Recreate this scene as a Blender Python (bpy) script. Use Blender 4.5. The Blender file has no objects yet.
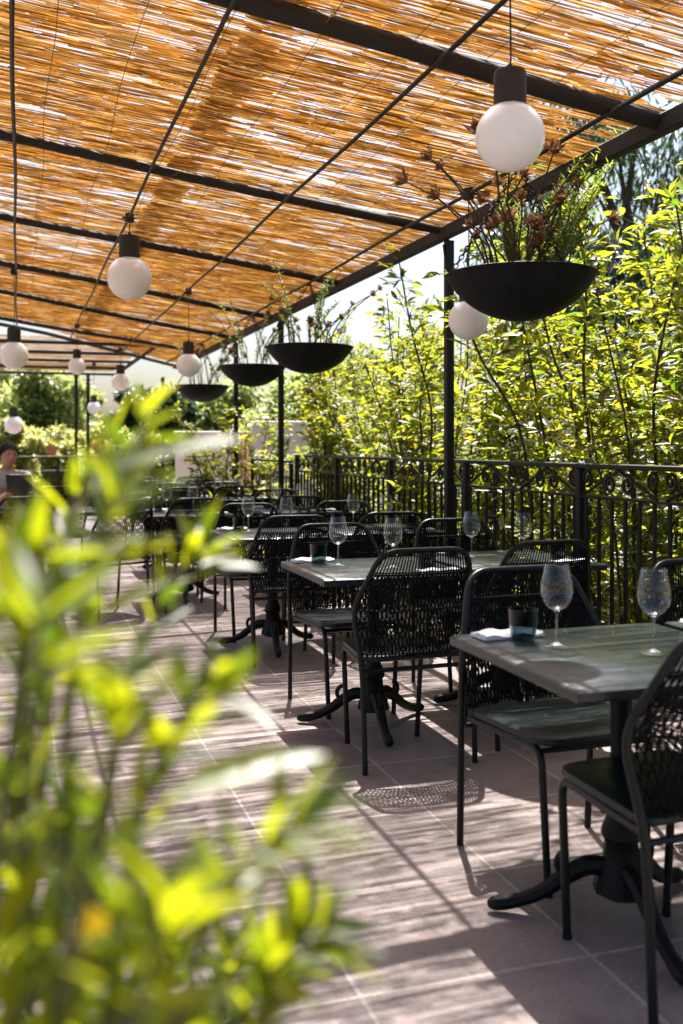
import bpy, math, random
import numpy as np
from mathutils import Vector, Matrix, Quaternion

R = math.radians
S = bpy.context.scene
col = S.collection
random.seed(7)
rng = np.random.default_rng(7)

# ------------------------------------------------------------------ camera
CAM_H = 1.30
F_PX, VPX, HZY = 1000.0, 18.0, 446.0
YAW = math.atan((341.5 - VPX) / F_PX)
cam_d = bpy.data.cameras.new('camera')
cam = bpy.data.objects.new('camera', cam_d); col.objects.link(cam)
cam.location = (0, 0, CAM_H)
cam.rotation_euler = (R(90), 0, -YAW)
cam_d.sensor_fit = 'VERTICAL'; cam_d.sensor_height = 36; cam_d.sensor_width = 24
cam_d.lens = 36 * F_PX / 1024
cam_d.shift_y = -(512 - HZY) / 1024
cam_d.clip_start = 0.05; cam_d.clip_end = 2000
cam_d.dof.use_dof = True
cam_d.dof.focus_distance = 4.6
cam_d.dof.aperture_fstop = 2.5
S.camera = cam

# ------------------------------------------------------------------ light
SUN = Vector((0.14, 0.43, 1.0)).normalized()          # towards the sun
elev = math.asin(SUN.z); azim = math.atan2(SUN.x, SUN.y)
world = bpy.data.worlds.new('World'); S.world = world; world.use_nodes = True
nt = world.node_tree; nt.nodes.clear()
sky = nt.nodes.new('ShaderNodeTexSky'); sky.sky_type = 'NISHITA'; sky.sun_disc = False
sky.sun_elevation = elev; sky.sun_rotation = azim
sky.air_density = 1.0; sky.dust_density = 4.0; sky.ozone_density = 1.0
bg = nt.nodes.new('ShaderNodeBackground'); bg.inputs['Strength'].default_value = 0.082
wo = nt.nodes.new('ShaderNodeOutputWorld')
nt.links.new(sky.outputs[0], bg.inputs[0]); nt.links.new(bg.outputs[0], wo.inputs[0])
sd = bpy.data.lights.new('sun', 'SUN'); sd.energy = 5.0; sd.angle = R(0.45); sd.color = (1.0, 0.965, 0.91)
sun = bpy.data.objects.new('sun', sd); col.objects.link(sun)
sun.rotation_euler = SUN.to_track_quat('Z', 'Y').to_euler(); sun.location = (3, 8, 20)
S.view_settings.view_transform = 'Standard'; S.view_settings.look = 'None'
S.view_settings.exposure = 1.5; S.view_settings.gamma = 1.0; S.view_settings.use_curve_mapping = False
S.render.engine = 'CYCLES'
S.cycles.max_bounces = 8; S.cycles.diffuse_bounces = 4; S.cycles.transparent_max_bounces = 16
S.cycles.caustics_reflective = False; S.cycles.caustics_refractive = False
S.cycles.sample_clamp_indirect = 6.0

cs, sn = math.cos(YAW), math.sin(YAW)
def at(px, py, d):
    """world point seen at pixel (px,py) of the photo at depth d (used to survey the place)"""
    r = (px - 341.5) / F_PX * d; u = (HZY - py) / F_PX * d
    return Vector((d * sn + r * cs, d * cs - r * sn, CAM_H + u))
def on_line(px, X):
    """depth-direction line at offset X: the point of it seen at pixel column px -> (depth, Y)"""
    d = X / cs / ((px - VPX) / F_PX)
    return d, (d - X * sn) / cs

# ------------------------------------------------------------------ helpers
def tag(o, label=None, cat=None, group=None, kind=None):
    if label: o['label'] = label
    if cat: o['category'] = cat
    if group: o['group'] = group
    if kind: o['kind'] = kind
    return o
def thing(name, label, cat, loc=(0, 0, 0), rz=0.0, group=None):
    o = bpy.data.objects.new(name, None); col.objects.link(o)
    o.location = loc; o.rotation_euler = (0, 0, rz); o.empty_display_size = 0.1
    return tag(o, label, cat, group)
def kids(o): return [c for c in bpy.data.objects if c.parent == o]
def copy_tree(o, parent=None):
    c = o.copy(); col.objects.link(c)
    if parent is not None: c.parent = parent
    for ch in kids(o): copy_tree(ch, c)
    return c

class MB:
    def __init__(s): s.v = []; s.f = []; s.m = []
    def add(s, vs, fs, m=0):
        b = len(s.v); s.v.extend([tuple(p) for p in vs])
        for f in fs: s.f.append(tuple(i + b for i in f)); s.m.append(m)
        return s
    def box(s, c, size, rot=None, m=0, bev=0.0):
        x, y, z = (a / 2 for a in size)
        if bev <= 0:
            vs = [Vector((sx * x, sy * y, sz * z)) for sz in (-1, 1) for sy in (-1, 1) for sx in (-1, 1)]
            fs = [(0, 2, 3, 1), (4, 5, 7, 6), (0, 1, 5, 4), (2, 6, 7, 3), (0, 4, 6, 2), (1, 3, 7, 5)]
        else:
            b = bev; vs = []; fs = []
            loops = [(-z, x - b, y - b), (-z + b, x, y), (z - b, x, y), (z, x - b, y - b)]
            for (zz, xx, yy) in loops:
                vs += [Vector((-xx, -yy + b, zz)), Vector((-xx + b, -yy, zz)), Vector((xx - b, -yy, zz)), Vector((xx, -yy + b, zz)),
                       Vector((xx, yy - b, zz)), Vector((xx - b, yy, zz)), Vector((-xx + b, yy, zz)), Vector((-xx, yy - b, zz))]
            for k in range(3):
                for i in range(8):
                    j = (i + 1) % 8
                    fs.append((k * 8 + i, k * 8 + j, k * 8 + 8 + j, k * 8 + 8 + i))
            fs.append(tuple(range(7, -1, -1))); fs.append(tuple(range(24, 32)))
        M = rot if rot is not None else Matrix.Identity(3)
        c = Vector(c)
        return s.add([M @ v + c for v in vs], fs, m)
    def tube(s, pts, rad, n=8, m=0, closed=False, caps=True, flat=1.0):
        pts = [Vector(p) for p in pts]; L = len(pts)
        if not hasattr(rad, '__len__'): rad = [rad] * L
        vs = []; fs = []; up = None
        for i, p in enumerate(pts):
            if closed: t = pts[(i + 1) % L] - pts[i - 1]
            else: t = pts[min(i + 1, L - 1)] - pts[max(i - 1, 0)]
            t.normalize()
            if up is None:
                up = Vector((0, 0, 1)) if abs(t.z) < 0.9 else Vector((1, 0, 0))
            a = up - t * up.dot(t)
            if a.length < 1e-5: a = t.orthogonal()
            a.normalize(); up = a; b = t.cross(a)
            for k in range(n):
                an = 2 * math.pi * k / n
                vs.append(p + a * (rad[i] * math.cos(an)) + b * (rad[i] * math.sin(an) * flat))
        rng_ = range(L) if closed else range(L - 1)
        for i in rng_:
            j = (i + 1) % L
            for k in range(n):
                q = (k + 1) % n
                fs.append((i * n + k, i * n + q, j * n + q, j * n + k))
        if caps and not closed:
            fs.append(tuple(range(n - 1, -1, -1))); fs.append(tuple((L - 1) * n + k for k in range(n)))
        return s.add(vs, fs, m)
    def lathe(s, prof, n=24, c=(0, 0, 0), m=0, flute=0.0, nf=8):
        c = Vector(c); vs = []; fs = []
        for (r, z) in prof:
            for k in range(n):
                an = 2 * math.pi * k / n
                rr = max(r, 1e-5) * (1 + flute * math.cos(nf * an))
                vs.append(c + Vector((rr * math.cos(an), rr * math.sin(an), z)))
        for i in range(len(prof) - 1):
            for k in range(n):
                q = (k + 1) % n
                fs.append((i * n + k, i * n + q, (i + 1) * n + q, (i + 1) * n + k))
        return s.add(vs, fs, m)
    def build(s, name, mats, parent=None, smooth=True, auto=True):
        me = bpy.data.meshes.new(name); me.from_pydata(s.v, [], s.f)
        mats = mats if isinstance(mats, (list, tuple)) else [mats]
        for m in mats: me.materials.append(m)
        if len(mats) > 1: me.polygons.foreach_set('material_index', s.m)
        if smooth:
            me.polygons.foreach_set('use_smooth', [True] * len(me.polygons))
            if auto: me.set_sharp_from_angle(angle=R(40))
        me.update()
        o = bpy.data.objects.new(name, me); col.objects.link(o)
        if parent is not None: o.parent = parent
        return o

def np_mesh(name, V, Q, mat, parent=None, smooth=False):
    me = bpy.data.meshes.new(name)
    V = np.asarray(V, dtype=np.float32).reshape(-1, 3); Q = np.asarray(Q, dtype=np.int32)
    k = Q.shape[1]
    me.vertices.add(len(V)); me.vertices.foreach_set('co', V.ravel())
    me.loops.add(Q.size); me.loops.foreach_set('vertex_index', Q.ravel())
    me.polygons.add(len(Q)); me.polygons.foreach_set('loop_start', np.arange(0, Q.size, k, dtype=np.int32))
    me.update(calc_edges=True); me.validate()
    if smooth: me.polygons.foreach_set('use_smooth', [True] * len(me.polygons))
    me.materials.append(mat)
    o = bpy.data.objects.new(name, me); col.objects.link(o)
    if parent is not None: o.parent = parent
    return o

def smooth_path(pts, n=6):
    pts = [Vector(p) for p in pts]; out = []
    P = [pts[0] * 2 - pts[1]] + pts + [pts[-1] * 2 - pts[-2]]
    for i in range(1, len(P) - 2):
        for k in range(n):
            t = k / n
            a, b, c, d = P[i - 1], P[i], P[i + 1], P[i + 2]
            out.append(0.5 * ((2 * b) + (c - a) * t + (2 * a - 5 * b + 4 * c - d) * t * t + (3 * b - a - 3 * c + d) * t ** 3))
    out.append(pts[-1]); return out
def round_path(pts, r, n=5):
    pts = [Vector(p) for p in pts]; out = [pts[0]]
    for i in range(1, len(pts) - 1):
        a, b, c = pts[i - 1], pts[i], pts[i + 1]
        rr = r[i] if hasattr(r, '__len__') else r
        u = (a - b); v = (c - b); q = min(rr, u.length * .48, v.length * .48)
        p0 = b + u.normalized() * q; p1 = b + v.normalized() * q
        for k in range(n + 1):
            t = k / n
            out.append(p0 * (1 - t) ** 2 + b * 2 * t * (1 - t) + p1 * t * t)
    out.append(pts[-1]); return out

# leaves as real little folded blades: arrays of base points, directions, normals, lengths, widths
def leaf_arrays(P, D, N, L, W, fold=0.25, bend=0.15):
    P = np.asarray(P); D = np.asarray(D); N = np.asarray(N); L = np.asarray(L)[:, None]; W = np.asarray(W)[:, None]
    D = D / np.linalg.norm(D, axis=1, keepdims=True)
    N = N - D * (N * D).sum(1, keepdims=True); N /= np.linalg.norm(N, axis=1, keepdims=True) + 1e-9
    B = np.cross(D, N)
    def pt(t, s, h): return P + D * L * t + B * W * s + N * (W * h - L * bend * t * t)
    vs = [pt(0, 0, 0), pt(.3, .42, fold), pt(.33, 0, 0), pt(.3, -.42, fold),
          pt(.65, .40, fold), pt(.67, 0, 0), pt(.65, -.40, fold), pt(1, 0, 0)]
    V = np.stack(vs, axis=1).reshape(-1, 3)
    F = np.array([[0, 2, 1, 1], [0, 3, 2, 2], [1, 2, 5, 4], [2, 3, 6, 5], [4, 5, 7, 7], [5, 6, 7, 7]])
    base = (np.arange(len(P)) * 8)[:, None, None]
    Q = (F[None] + base).reshape(-1, 4)
    return V, Q
def leaf_mesh(name, V, Q, mat, parent=None):
    """quads with degenerate corners become triangles"""
    me = bpy.data.meshes.new(name)
    tri = Q[:, 2] == Q[:, 3]
    T = Q[tri][:, :3]; K = Q[~tri]
    loops = np.concatenate([T.ravel(), K.ravel()]).astype(np.int32)
    st = np.concatenate([np.arange(len(T)) * 3, len(T) * 3 + np.arange(len(K)) * 4]).astype(np.int32)
    me.vertices.add(len(V)); me.vertices.foreach_set('co', np.asarray(V, dtype=np.float32).ravel())
    me.loops.add(len(loops)); me.loops.foreach_set('vertex_index', loops)
    me.polygons.add(len(st)); me.polygons.foreach_set('loop_start', st)
    me.update(calc_edges=True); me.validate()
    me.polygons.foreach_set('use_smooth', [True] * len(me.polygons))
    me.materials.append(mat)
    o = bpy.data.objects.new(name, me); col.objects.link(o)
    if parent is not None: o.parent = parent
    return o

# ------------------------------------------------------------------ materials
def new_mat(name):
    m = bpy.data.materials.new(name); m.use_nodes = True
    t = m.node_tree; t.nodes.clear()
    out = t.nodes.new('ShaderNodeOutputMaterial')
    return m, t, out
def N(t, typ, **kw):
    n = t.nodes.new(typ)
    for k, v in kw.items(): setattr(n, k, v)
    return n
def ramp(t, stops, interp='LINEAR'):
    r = t.nodes.new('ShaderNodeValToRGB'); r.color_ramp.interpolation = interp
    e = r.color_ramp.elements
    while len(e) < len(stops): e.new(0.5)
    for el, (p, c) in zip(e, stops): el.position = p; el.color = (*c, 1)
    return r
def paint(name, c, rough=.4, var=.25, scale=14, metallic=0, bump=0.0, coat=0.0, spec=.5, stretch=None):
    m, t, out = new_mat(name)
    b = N(t, 'ShaderNodeBsdfPrincipled')
    tc = N(t, 'ShaderNodeTexCoord'); no = N(t, 'ShaderNodeTexNoise')
    no.inputs['Scale'].default_value = scale; no.inputs['Detail'].default_value = 6; no.inputs['Roughness'].default_value = .65
    src = tc.outputs['Object']
    if stretch:
        mp = N(t, 'ShaderNodeMapping'); mp.inputs['Scale'].default_value = stretch
        t.links.new(src, mp.inputs[0]); src = mp.outputs[0]
    t.links.new(src, no.inputs['Vector'])
    lo = tuple(x * (1 - var) for x in c); hi = tuple(min(1, x * (1 + var)) for x in c)
    r = ramp(t, [(.3, lo), (.7, hi)]); t.links.new(no.outputs[0], r.inputs[0])
    t.links.new(r.outputs[0], b.inputs['Base Color'])
    mr = N(t, 'ShaderNodeMapRange'); mr.inputs[3].default_value = max(.02, rough - .12); mr.inputs[4].default_value = min(1, rough + .12)
    t.links.new(no.outputs[0], mr.inputs[0]); t.links.new(mr.outputs[0], b.inputs['Roughness'])
    b.inputs['Metallic'].default_value = metallic; b.inputs['Coat Weight'].default_value = coat
    b.inputs['Specular IOR Level'].default_value = spec
    if bump:
        bp = N(t, 'ShaderNodeBump'); bp.inputs['Strength'].default_value = bump; bp.inputs['Distance'].default_value = .01
        t.links.new(no.outputs[0], bp.inputs['Height']); t.links.new(bp.outputs[0], b.inputs['Normal'])
    t.links.new(b.outputs[0], out.inputs[0]); return m
def leaf_mat(name, c1, c2, tr1, tr2, trans=.5, rough=.35, gloss=.12, fm=.18):
    m, t, out = new_mat(name)
    gi = N(t, 'ShaderNodeNewGeometry')
    ra = ramp(t, [(0, c1), (1, c2)]); rb = ramp(t, [(0, tr1), (1, tr2)])
    t.links.new(gi.outputs['Random Per Island'], ra.inputs[0]); t.links.new(gi.outputs['Random Per Island'], rb.inputs[0])
    di = N(t, 'ShaderNodeBsdfDiffuse'); tr = N(t, 'ShaderNodeBsdfTranslucent'); gl = N(t, 'ShaderNodeBsdfGlossy')
    gl.inputs['Roughness'].default_value = rough; gl.inputs['Color'].default_value = (1, 1, 1, 1)
    t.links.new(ra.outputs[0], di.inputs[0]); t.links.new(rb.outputs[0], tr.inputs[0])
    mx = N(t, 'ShaderNodeMixShader'); mx.inputs[0].default_value = trans
    t.links.new(di.outputs[0], mx.inputs[1]); t.links.new(tr.outputs[0], mx.inputs[2])
    lw = N(t, 'ShaderNodeFresnel'); lw.inputs[0].default_value = 1.45
    ml = N(t, 'ShaderNodeMath', operation='MULTIPLY_ADD'); ml.inputs[1].default_value = fm; ml.inputs[2].default_value = gloss * .06
    t.links.new(lw.outputs[0], ml.inputs[0])
    m2 = N(t, 'ShaderNodeMixShader'); t.links.new(ml.outputs[0], m2.inputs[0])
    t.links.new(mx.outputs[0], m2.inputs[1]); t.links.new(gl.outputs[0], m2.inputs[2])
    t.links.new(m2.outputs[0], out.inputs[0]); return m

def floor_mat():
    m, t, out = new_mat('terrace_tile')
    b = N(t, 'ShaderNodeBsdfPrincipled'); tc = N(t, 'ShaderNodeTexCoord')
    mp = N(t, 'ShaderNodeMapping'); mp.inputs['Location'].default_value = (-.15, -.08, 0)
    t.links.new(tc.outputs['Object'], mp.inputs[0])
    br = N(t, 'ShaderNodeTexBrick'); br.offset = 0.0; br.squash = 1.0
    br.inputs['Scale'].default_value = 1; br.inputs['Mortar Size'].default_value = .006; br.inputs['Mortar Smooth'].default_value = .15
    br.inputs['Brick Width'].default_value = .62; br.inputs['Row Height'].default_value = .538
    br.inputs['Color1'].default_value = (.268, .208, .195, 1); br.inputs['Color2'].default_value = (.190, .146, .140, 1)
    br.inputs['Mortar'].default_value = (.38, .33, .305, 1)
    t.links.new(mp.outputs[0], br.inputs['Vector'])
    no = N(t, 'ShaderNodeTexNoise'); no.inputs['Scale'].default_value = 6; no.inputs['Detail'].default_value = 8; no.inputs['Roughness'].default_value = .7
    t.links.new(tc.outputs['Object'], no.inputs['Vector'])
    n2 = N(t, 'ShaderNodeTexNoise'); n2.inputs['Scale'].default_value = 70; n2.inputs['Detail'].default_value = 5
    t.links.new(tc.outputs['Object'], n2.inputs['Vector'])
    r1 = ramp(t, [(.3, (.62, .60, .58)), (.48, (.95, .94, .93)), (.7, (1.14, 1.12, 1.10))]); t.links.new(no.outputs[0], r1.inputs[0])
    r2 = ramp(t, [(.3, (.82, .82, .82)), (.65, (1.06, 1.06, 1.06))]); t.links.new(n2.outputs[0], r2.inputs[0])
    m1 = N(t, 'ShaderNodeMix', data_type='RGBA', blend_type='MULTIPLY'); m1.inputs[0].default_value = 1
    t.links.new(br.outputs[0], m1.inputs[6]); t.links.new(r1.outputs[0], m1.inputs[7])
    m2 = N(t, 'ShaderNodeMix', data_type='RGBA', blend_type='MULTIPLY'); m2.inputs[0].default_value = 1
    t.links.new(m1.outputs[2], m2.inputs[6]); t.links.new(r2.outputs[0], m2.inputs[7])
    t.links.new(m2.outputs[2], b.inputs['Base Color'])
    rr = N(t, 'ShaderNodeMapRange'); rr.inputs[3].default_value = .42; rr.inputs[4].default_value = .7
    t.links.new(no.outputs[0], rr.inputs[0]); t.links.new(rr.outputs[0], b.inputs['Roughness'])
    bp = N(t, 'ShaderNodeBump'); bp.inputs['Strength'].default_value = .35; bp.inputs['Distance'].default_value = .006
    ad = N(t, 'ShaderNodeMath', operation='MULTIPLY_ADD'); ad.inputs[1].default_value = -1.2
    t.links.new(br.outputs['Fac'], ad.inputs[0]); t.links.new(n2.outputs[0], ad.inputs[2])
    t.links.new(ad.outputs[0], bp.inputs['Height']); t.links.new(bp.outputs[0], b.inputs['Normal'])
    t.links.new(b.outputs[0], out.inputs[0]); return m

def reed_mat(name, stops, trans=.5, tint=(1, 1, 1)):
    m, t, out = new_mat(name)
    g = N(t, 'ShaderNodeNewGeometry'); tc = N(t, 'ShaderNodeTexCoord')
    r = ramp(t, stops); t.links.new(g.outputs['Random Per Island'], r.inputs[0])
    mp = N(t, 'ShaderNodeMapping'); mp.inputs['Scale'].default_value = (5, 90, 30)
    no = N(t, 'ShaderNodeTexNoise'); no.inputs['Scale'].default_value = 1; no.inputs['Detail'].default_value = 4
    t.links.new(tc.outputs['Object'], mp.inputs[0]); t.links.new(mp.outputs[0], no.inputs['Vector'])
    rn = ramp(t, [(.3, (.6, .55, .5)), (.65, (1.1, 1.08, 1.05))]); t.links.new(no.outputs[0], rn.inputs[0])
    mx = N(t, 'ShaderNodeMix', data_type='RGBA', blend_type='MULTIPLY'); mx.inputs[0].default_value = 1
    t.links.new(r.outputs[0], mx.inputs[6]); t.links.new(rn.outputs[0], mx.inputs[7])
    di = N(t, 'ShaderNodeBsdfDiffuse'); tr = N(t, 'ShaderNodeBsdfTranslucent')
    t.links.new(mx.outputs[2], di.inputs[0]); t.links.new(mx.outputs[2], tr.inputs[0])
    ms = N(t, 'ShaderNodeMixShader'); ms.inputs[0].default_value = trans
    t.links.new(di.outputs[0], ms.inputs[1]); t.links.new(tr.outputs[0], ms.inputs[2])
    t.links.new(ms.outputs[0], out.inputs[0]); return m

def glass_mat(name, tint, f0=.06, rough=.16):
    m, t, out = new_mat(name)
    tr = N(t, 'ShaderNodeBsdfTransparent'); tr.inputs[0].default_value = (*tint, 1)
    gl = N(t, 'ShaderNodeBsdfGlossy'); gl.inputs['Roughness'].default_value = rough
    lw = N(t, 'ShaderNodeLayerWeight'); lw.inputs[0].default_value = .35
    no = N(t, 'ShaderNodeTexNoise'); no.inputs['Scale'].default_value = 30
    tc = N(t, 'ShaderNodeTexCoord'); t.links.new(tc.outputs['Object'], no.inputs['Vector'])
    ma = N(t, 'ShaderNodeMath', operation='MULTIPLY_ADD'); ma.inputs[1].default_value = .85; ma.inputs[2].default_value = f0
    t.links.new(lw.outputs['Facing'], ma.inputs[0])
    pw = N(t, 'ShaderNodeMath', operation='POWER'); pw.inputs[1].default_value = 2.2
    t.links.new(ma.outputs[0], pw.inputs[0])
    ad = N(t, 'ShaderNodeMath', operation='MULTIPLY_ADD'); ad.inputs[1].default_value = .004
    t.links.new(no.outputs[0], ad.inputs[0]); t.links.new(pw.outputs[0], ad.inputs[2])
    ms = N(t, 'ShaderNodeMixShader'); t.links.new(ad.outputs[0], ms.inputs[0])
    t.links.new(tr.outputs[0], ms.inputs[1]); t.links.new(gl.outputs[0], ms.inputs[2])
    t.links.new(ms.outputs[0], out.inputs[0]); return m

def globe_mat():
    m, t, out = new_mat('opal_globe')
    b = N(t, 'ShaderNodeBsdfPrincipled'); no = N(t, 'ShaderNodeTexNoise'); no.inputs['Scale'].default_value = 9; tc = N(t, 'ShaderNodeTexCoord')
    t.links.new(tc.outputs['Object'], no.inputs['Vector'])
    r = ramp(t, [(.3, (.95, .95, .96)), (.7, (.98, .98, .98))]); t.links.new(no.outputs[0], r.inputs[0])
    t.links.new(r.outputs[0], b.inputs['Base Color'])
    b.inputs['Subsurface Weight'].default_value = 1; b.inputs['Subsurface Radius'].default_value = (1, 1, 1); b.inputs['Subsurface Scale'].default_value = .09
    b.inputs['Roughness'].default_value = .22
    t.links.new(b.outputs[0], out.inputs[0]); return m

M_floor = floor_mat()
M_reed = reed_mat('straw_reed', [(0, (.38, .21, .06)), (.3, (.70, .44, .13)), (.7, (.84, .60, .23)), (1, (.94, .82, .56))], trans=.62)
M_grey_reed = reed_mat('weathered_reed', [(0, (.55, .36, .20)), (.6, (.78, .66, .50)), (1, (.85, .80, .74))], trans=.6)
M_beam = paint('dark_timber', (.014, .011, .009), .7, .35, 10, bump=.4, stretch=(2, 12, 12))
M_iron = paint('black_iron', (.009, .0095, .0095), .5, .35, 25, bump=.15, spec=.3)
M_frame = paint('chair_black_metal', (.004, .0055, .006), .36, .3, 30, spec=.3)
M_weave = paint('black_cord', (.003, .004, .0045), .6, .4, 60, spec=.12)
M_seat = paint('dark_green_seat', (.004, .010, .012), .34, .3, 40, bump=.2, spec=.35)
M_cast = paint('cast_iron', (.003, .0035, .004), .5, .3, 30, bump=.25, spec=.2)
M_top = paint('slate_table_top', (.011, .019, .021), .34, .22, 45, coat=.12, bump=.08, spec=.5)
M_bowl = paint('charcoal_bowl', (.010, .011, .012), .6, .55, 9, bump=.1, spec=.15)
M_soil = paint('dry_soil', (.07, .045, .03), .95, .4, 40, bump=.6)
M_socket = paint('brown_socket', (.022, .017, .014), .6, .2, 20)
M_cord = paint('black_cable', (.012, .011, .010), .5, .2, 30)
M_globe = globe_mat()
M_glass = glass_mat('clear_glass', (.985, .99, .99), f0=.21)
M_glass_thick = glass_mat('solid_glass', (.9, .92, .93), f0=.42)
M_tumbler = glass_mat('smoky_glass', (.44, .52, .55), f0=.1)
M_napkin = paint('white_linen', (.72, .71, .70), .9, .08, 50, bump=.2)
M_wall = paint('pale_plaster', (.80, .76, .73), .9, .06, 3, bump=.15)
M_pillar = paint('ochre_plaster', (.45, .27, .16), .9, .15, 4)
M_terra = paint('terracotta', (.42, .17, .09), .8, .2, 12)
M_bark = paint('shrub_bark', (.055, .040, .028), .9, .4, 30, bump=.5)
M_stem = paint('green_stem', (.09, .085, .03), .7, .3, 30)
M_ground = paint('garden_soil', (.085, .075, .035), .95, .5, 1.5, bump=.5)
M_kerb = paint('concrete_kerb', (.30, .27, .24), .9, .15, 6, bump=.2)
M_hedge = leaf_mat('hedge_leaf', (.030, .055, .010), (.11, .125, .014), (.15, .26, .018), (.64, .58, .03), trans=.62, rough=.55, gloss=.08, fm=.09)
M_hedge_red = leaf_mat('hedge_new_leaf', (.14, .11, .02), (.22, .10, .03), (.45, .36, .03), (.55, .25, .04), trans=.5)
M_fore = leaf_mat('near_leaf', (.020, .045, .006), (.07, .11, .008), (.10, .18, .006), (.58, .60, .010), trans=.6, rough=.42, gloss=.05, fm=.05)
M_yellow = leaf_mat('yellowed_leaf', (.30, .20, .01), (.35, .22, .01), (.6, .4, .01), (.65, .42, .01), trans=.5, fm=.05)
M_dark_tree = leaf_mat('dark_tree_leaf', (.020, .042, .018), (.045, .075, .030), (.04, .10, .03), (.10, .18, .05), trans=.35, rough=.35, gloss=.15, fm=.08)
M_mid_tree = leaf_mat('mid_tree_leaf', (.05, .08, .03), (.12, .15, .05), (.32, .42, .10), (.62, .64, .22), trans=.65, gloss=.1, fm=.08)
M_light_bush = leaf_mat('light_bush_leaf', (.10, .13, .03), (.20, .21, .06), (.46, .50, .10), (.74, .70, .24), trans=.62, gloss=.1, fm=.08)
M_succ = leaf_mat('dry_succulent', (.14, .06, .035), (.32, .17, .10), (.20, .09, .04), (.40, .22, .1), trans=.3, rough=.6, fm=.06)
M_needle = leaf_mat('needle_leaf', (.05, .08, .02), (.12, .15, .03), (.22, .32, .03), (.5, .55, .08), trans=.55, rough=.6, fm=.08)
M_skin = paint('skin', (.45, .24, .16), .5, .1, 20)
M_lip = paint('lips', (.30, .13, .10), .6, .1, 20)
M_hair = paint('dark_hair', (.012, .008, .006), .8, .3, 60, spec=.1, bump=.4)
M_shirt = paint('grey_tshirt', (.42, .44, .45), .9, .1, 40, bump=.3)
M_shorts = paint('dark_shorts', (.03, .035, .05), .9, .2, 40)
M_shoe = paint('dark_shoe', (.02, .02, .022), .6, .2, 30)
M_menu = paint('dark_cover', (.02, .024, .032), .5, .2, 30)
M_white = paint('white_cloth_paint', (.75, .76, .76), .6, .05, 20)

# ------------------------------------------------------------------ setting
X_EDGE, X_POST, X_RAIL = 2.65, 2.68, 2.80
g = MB(); g.add([(-900, -900, -.55), (900, -900, -.55), (900, 900, -.55), (-900, 900, -.55)], [(0, 1, 2, 3)])
tag(g.build('ground', M_ground, smooth=False), kind='structure')
g = MB(); g.box((-2.0, 7.0, -.3), (10.2, 24.0, .6))
tag(g.build('terrace_floor', M_floor, smooth=False), kind='structure')

# ------------------------------------------------------------------ pergola
U0, SL = 1.713, 0.115
def roof_z(X): return CAM_H + U0 - SL * X
Y0, Y1 = 1.75, 15.4
XL = -2.6
def roof_end(X): return 14.9 + 1.0 * max(0, X)
perg = thing('pergola', 'timber and iron pergola with a straw reed roof over the dining terrace', 'pergola', (0, 0, 0))
def reed_field(x0, x1, y0, y1f, zf, pitch=.0055, rad=(.0021, .0040), seg=(.10, .42), skip=.16, dens=None, zj=.004, seed=1):
    g = np.random.default_rng(seed)
    A, B, RR = [], [], []
    y = y0
    ymax = max(y1f(x0), y1f(x1))
    while y < ymax:
        x = x0 - g.uniform(0, .8)
        tilt0 = g.normal(0, .004)
        while x < x1:
            L = g.uniform(*seg)
            xa, xb = max(x, x0 + g.normal(0, .012)), min(x + L, x1 + g.normal(0, .015))
            xm = (xa + xb) / 2
            d = 1.0 if dens is None else dens(xm, y)
            if xb - xa > .05 and g.random() > skip * d and y < y1f(xm):
                yo = g.normal(0, .0034); ti = tilt0 + g.normal(0, .011)
                A.append((xa, y + yo - ti * (xb - xa) / 2, zf(xa) + g.uniform(0, zj)))
                B.append((xb, y + yo + ti * (xb - xa) / 2, zf(xb) + g.uniform(0, zj)))
                RR.append(g.uniform(*rad))
            x += L + g.uniform(-.02, .03)
        y += pitch * g.uniform(.75, 1.25)
    A = np.array(A); B = np.array(B); RR = np.array(RR)[:, None]
    offs = [np.array((0, math.cos(a), math.sin(a))) for a in (math.pi / 4, 3 * math.pi / 4, 5 * math.pi / 4, 7 * math.pi / 4)]
    Mid = (A + B) / 2 + np.stack([np.zeros(len(A)), g.normal(0, .002, len(A)), g.normal(-.002, .002, len(A))], 1)
    V = np.stack([A + o * RR * .8 for o in offs] + [Mid + o * RR for o in offs] + [B + o * RR * .7 for o in offs], 1).reshape(-1, 3)
    F = []
    for s_ in (0, 4):
        for k in range(4):
            q = (k + 1) % 4
            F.append((s_ + k, s_ + q, s_ + q + 4, s_ + k + 4))
    F = np.array(F)
    Q = (F[None] + (np.arange(len(A)) * 12)[:, None, None]).reshape(-1, 4)
    return V, Q
_cell = np.random.default_rng(99).random((128, 1024))
def vnoise(a, b):
    i, j = math.floor(a), math.floor(b); u, v = a - i, b - j
    u = u * u * (3 - 2 * u); v = v * v * (3 - 2 * v)
    c = lambda p, q: _cell[p % 128, q % 1024]
    return (c(i, j) * (1 - u) + c(i + 1, j) * u) * (1 - v) + (c(i, j + 1) * (1 - u) + c(i + 1, j + 1) * u) * v
def patchy(x, y):
    n = .58 * vnoise(x / .12 + 21, y / .030 + 11) + .42 * vnoise(x / .28 + 7, y / .10 + 300) + .05 * math.sin(x * 1.3 + y * .9)
    if x < .85: n += .025
    return 5.5 if n > .615 else (1.1 if n > .56 else .06)
zr = lambda X: roof_z(X) + .045
V, Q = reed_field(.85, X_EDGE + .04, Y0, roof_end, zr, seed=3, dens=patchy)
np_mesh('reed_mat', V, Q, M_reed, perg)
zr2 = lambda X: roof_z(X) + .055
V, Q = reed_field(XL - .1, 1.03, Y0, roof_end, zr2, seed=5, dens=patchy)
np_mesh('reed_mat', V, Q, M_reed, perg)
w = MB()
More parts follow.
